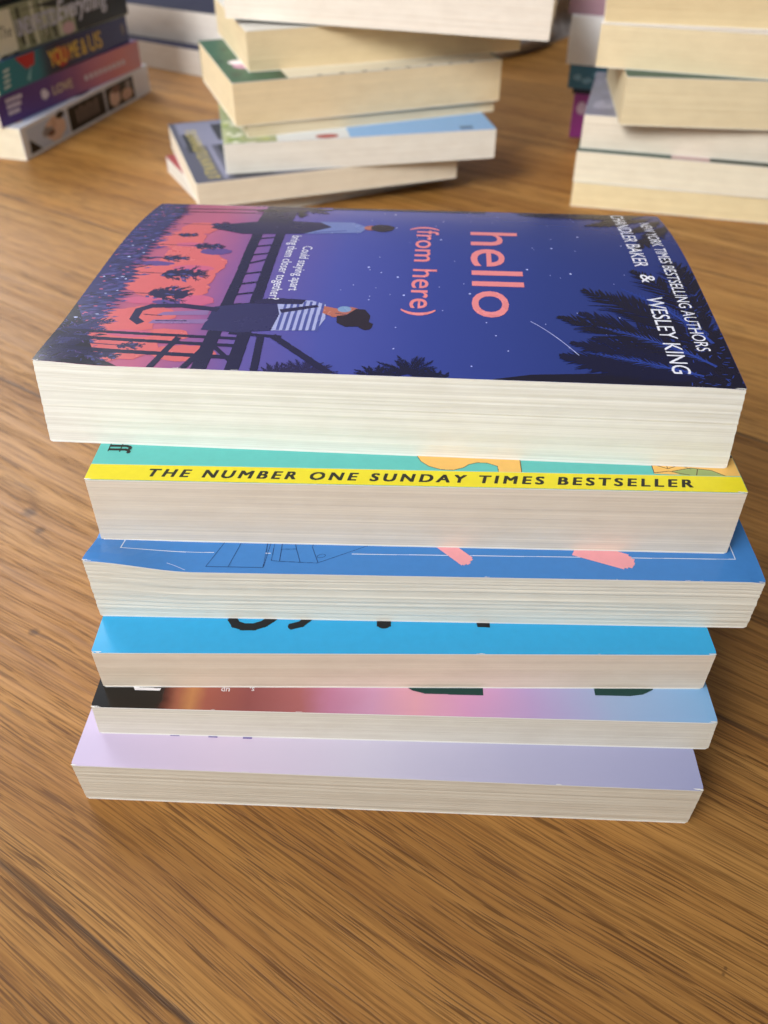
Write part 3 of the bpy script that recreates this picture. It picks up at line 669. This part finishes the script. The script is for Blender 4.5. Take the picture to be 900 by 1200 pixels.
p.blob(64, 12, 5, 4.4, wt2, 1, rough=.25); p.text('LOVE', 76, 8.5, 10.5, 0, cr, 1, fit=30, bold=.3)
for k in range(9): p.rect(126 + k * 8, 9, 131 + k * 8, 13.5, wt2, 1)
sg = gradient_print('purple_to_pink_spine', [(0, '#4b357e'), (70, '#5d4186'), (110, '#8a5684'), (150, '#c07488'), (190, '#cf7d7c'), (224, '#c27c80')], 224, rough=.35, blot=.04)
book('paperback with spine fading from purple to dusty pink in the left pile', (-.3319, .7862), r_(70.3), .2244, .14, .0250, .0270, ink('#6d4f8c', .35), paper('#e6dccb', .2, 72), spine='front', spine_mat=sg, spine_print=p, group=LS_, seed=72)
p = Print(); yl, rd = ink('#d9b64a', .35), ink('#b3262e', .35)
p.poly([(30, 23), (58, 23), (54, 13), (42, 12)], rd, 1); p.poly([(40, 4), (50, 14), (44, 2)], ink('#7ab7c6', .35), 1); p.blob(95, 11, 13, 8, rd, 1, rough=.1)
p.text('YOU ME &', 76, 5.5, 19, 0, yl, 2, fit=60, bold=.4); p.text('US', 141, 5.5, 20, 0, yl, 2, fit=22, bold=.4)
for k in range(4): p.line([(8 + k * 1.2, 4 + k * 4), (16 + k, 5 + k * 4)], 1.6, ink('#d3e3e6', .35), 1)
p.blob(203, 13, 3, 5, ink('#7d6f6c', .35), 1)
tg = gradient_print('teal_to_navy_spine', [(0, '#1f7f92'), (58, '#1f7486'), (74, '#20344e'), (90, '#241c3a'), (130, '#252658'), (212, '#2c2f6a')], 212.6, rough=.35, blot=.03)
book('paperback with teal and navy spine carrying yellow capital letters in the left pile', (-.3277, .7890), r_(72.2), .2126, .14, .0238, .0522, ink('#23305e', .35), paper('#e6dccb', .2, 73), spine='front', spine_mat=tg, spine_print=p, group=LS_, seed=73)
p = Print(); lt2, sv = ink('#dcdccb', .35), ink('#b6bbd2', .35)
for k in range(60): 
    u = random.uniform(0, 140); p.rect(u, random.uniform(0, 8), u + random.uniform(1.5, 5), random.uniform(12, 36), ink(random.choice(['#5d6650', '#8c9278', '#3d4438', '#a8ad94', '#c8ccb6']), .35), 1)
p.rect(0, 2, 26, 34, lt2, 2); p.poly([(22, 30), (200, 33), (200, 16), (120, 20), (60, 30)], ink('#262b26', .35), 2); p.rect(112, 1, 200, 34, ink('#23282a', .35), 2)
p.text('The', 6, 14, 13, 0, ink('#55594c', .35), 3, fit=17, shear=.3)
p.text('UNEXPECTED', 29, 12, 18, 0, sv, 3, fit=58, bold=.35); p.text('Everything', 88, 14, 22, 0, ink('#cfd4e6', .35), 3, fit=80, shear=.35, bold=.5)
p.blob(100, 6, 9, 5, ink('#c9a9b4', .35), 4); p.blob(182, 27, 6, 4, ink('#d8cf9a', .35), 3)
book('paperback with pale green woodland spine reading The UNEXPECTED Everything in the left pile', (-.3273, .8079), r_(70.5), .2000, .135, .0360, .0762, ink('#2f352f', .35), paper('#e6dccb', .2, 74), spine='front', spine_mat=ink('#8f957a', .35), spine_print=p, group=LS_, seed=74)
book('book with plain black spine on top of the left pile', (-.3300, .8150), r_(73), .20, .135, .030, .1124, ink('#141212', .4), paper('#d8d0c0', .2, 75), spine='front', group=LS_, seed=75)

# ---- white-paged pair between the left and middle piles
EB = 'white-paged books between the left and middle piles'
book('white-paged book lying on the floor between the left and middle piles', (-.3250, 1.1465), r_(-33), .215, .14, .0265, 0, ink('#26284a', .6), paper('#f6f0ea', .3, 81), group=EB, seed=81)
book('white-paged book with dark navy cover, lying on another between the left and middle piles', (-.3450, 1.1750), r_(-30), .225, .15, .0330, .0266, ink('#14163a', .65), paper('#f6f0ea', .5, 82), group=EB, seed=82)

# ---- grey woollen blanket on the floor at the far end
def blanket():
    m, t, b = newmat('grey_wool'); o = N(t, 'ShaderNodeTexCoord').outputs['Object']
    n = ntex(t, o, 90, 6, .7); t.links.new(ramp(t, n, [(.3, lin('#8b878a')), (.7, lin('#c9c6c8'))]), b.inputs['Base Color'])
    b.inputs['Roughness'].default_value = .95
    bp = N(t, 'ShaderNodeBump'); bp.inputs['Distance'].default_value = .004; t.links.new(ntex(t, o, 240, 4, .7), bp.inputs['Height']); t.links.new(bp.outputs[0], b.inputs['Normal'])
    vs = []; fs = []; A, B = 90, 40
    a = Vector((.125, 1.10)); c = Vector((.33, 1.42)); d = (c - a); L_ = d.length; d /= L_; nn = Vector((-d.y, d.x))
    mid = (a + c) / 2 + nn * .11
    for j in range(B + 1):
        for i in range(A):
            th = math.tau * i / A; ph_ = j / B * math.pi / 2
            r = math.cos(ph_) ** .55; h = math.sin(ph_) ** .8
            x = math.cos(th); y = math.sin(th); k = (abs(x) ** 3 + abs(y) ** 3) ** (-1 / 3)
            q = Vector((x * k * r * .20, y * k * r * .115, h * .15))
            f = noise.noise(Vector((q.x * 9, q.y * 9, q.z * 26))) * .016 + math.sin(q.z * 150 + q.x * 14) * .006 * (1 - h * .5)
            q2 = Vector((q.x * (1 + f * 5), q.y * (1 + f * 8), max(0, q.z + noise.noise(Vector((q.x * 20, q.y * 20, 3))) * .012 * h)))
            vs.append((mid.x * 0 + d.x * q2.x + nn.x * q2.y, d.y * q2.x + nn.y * q2.y, q2.z))
    for j in range(B):
        for i in range(A):
            k = (i + 1) % A; fs.append((j * A + i, j * A + k, (j + 1) * A + k, (j + 1) * A + i))
    ob = mesh_obj('wool_blanket', vs, fs, [m], [0] * len(fs), None, True); ob.location = (mid.x, mid.y, 0)
    ob['label'] = 'rumpled grey woollen blanket on the floor beyond the middle pile'; ob['category'] = 'blanket'
blanket()
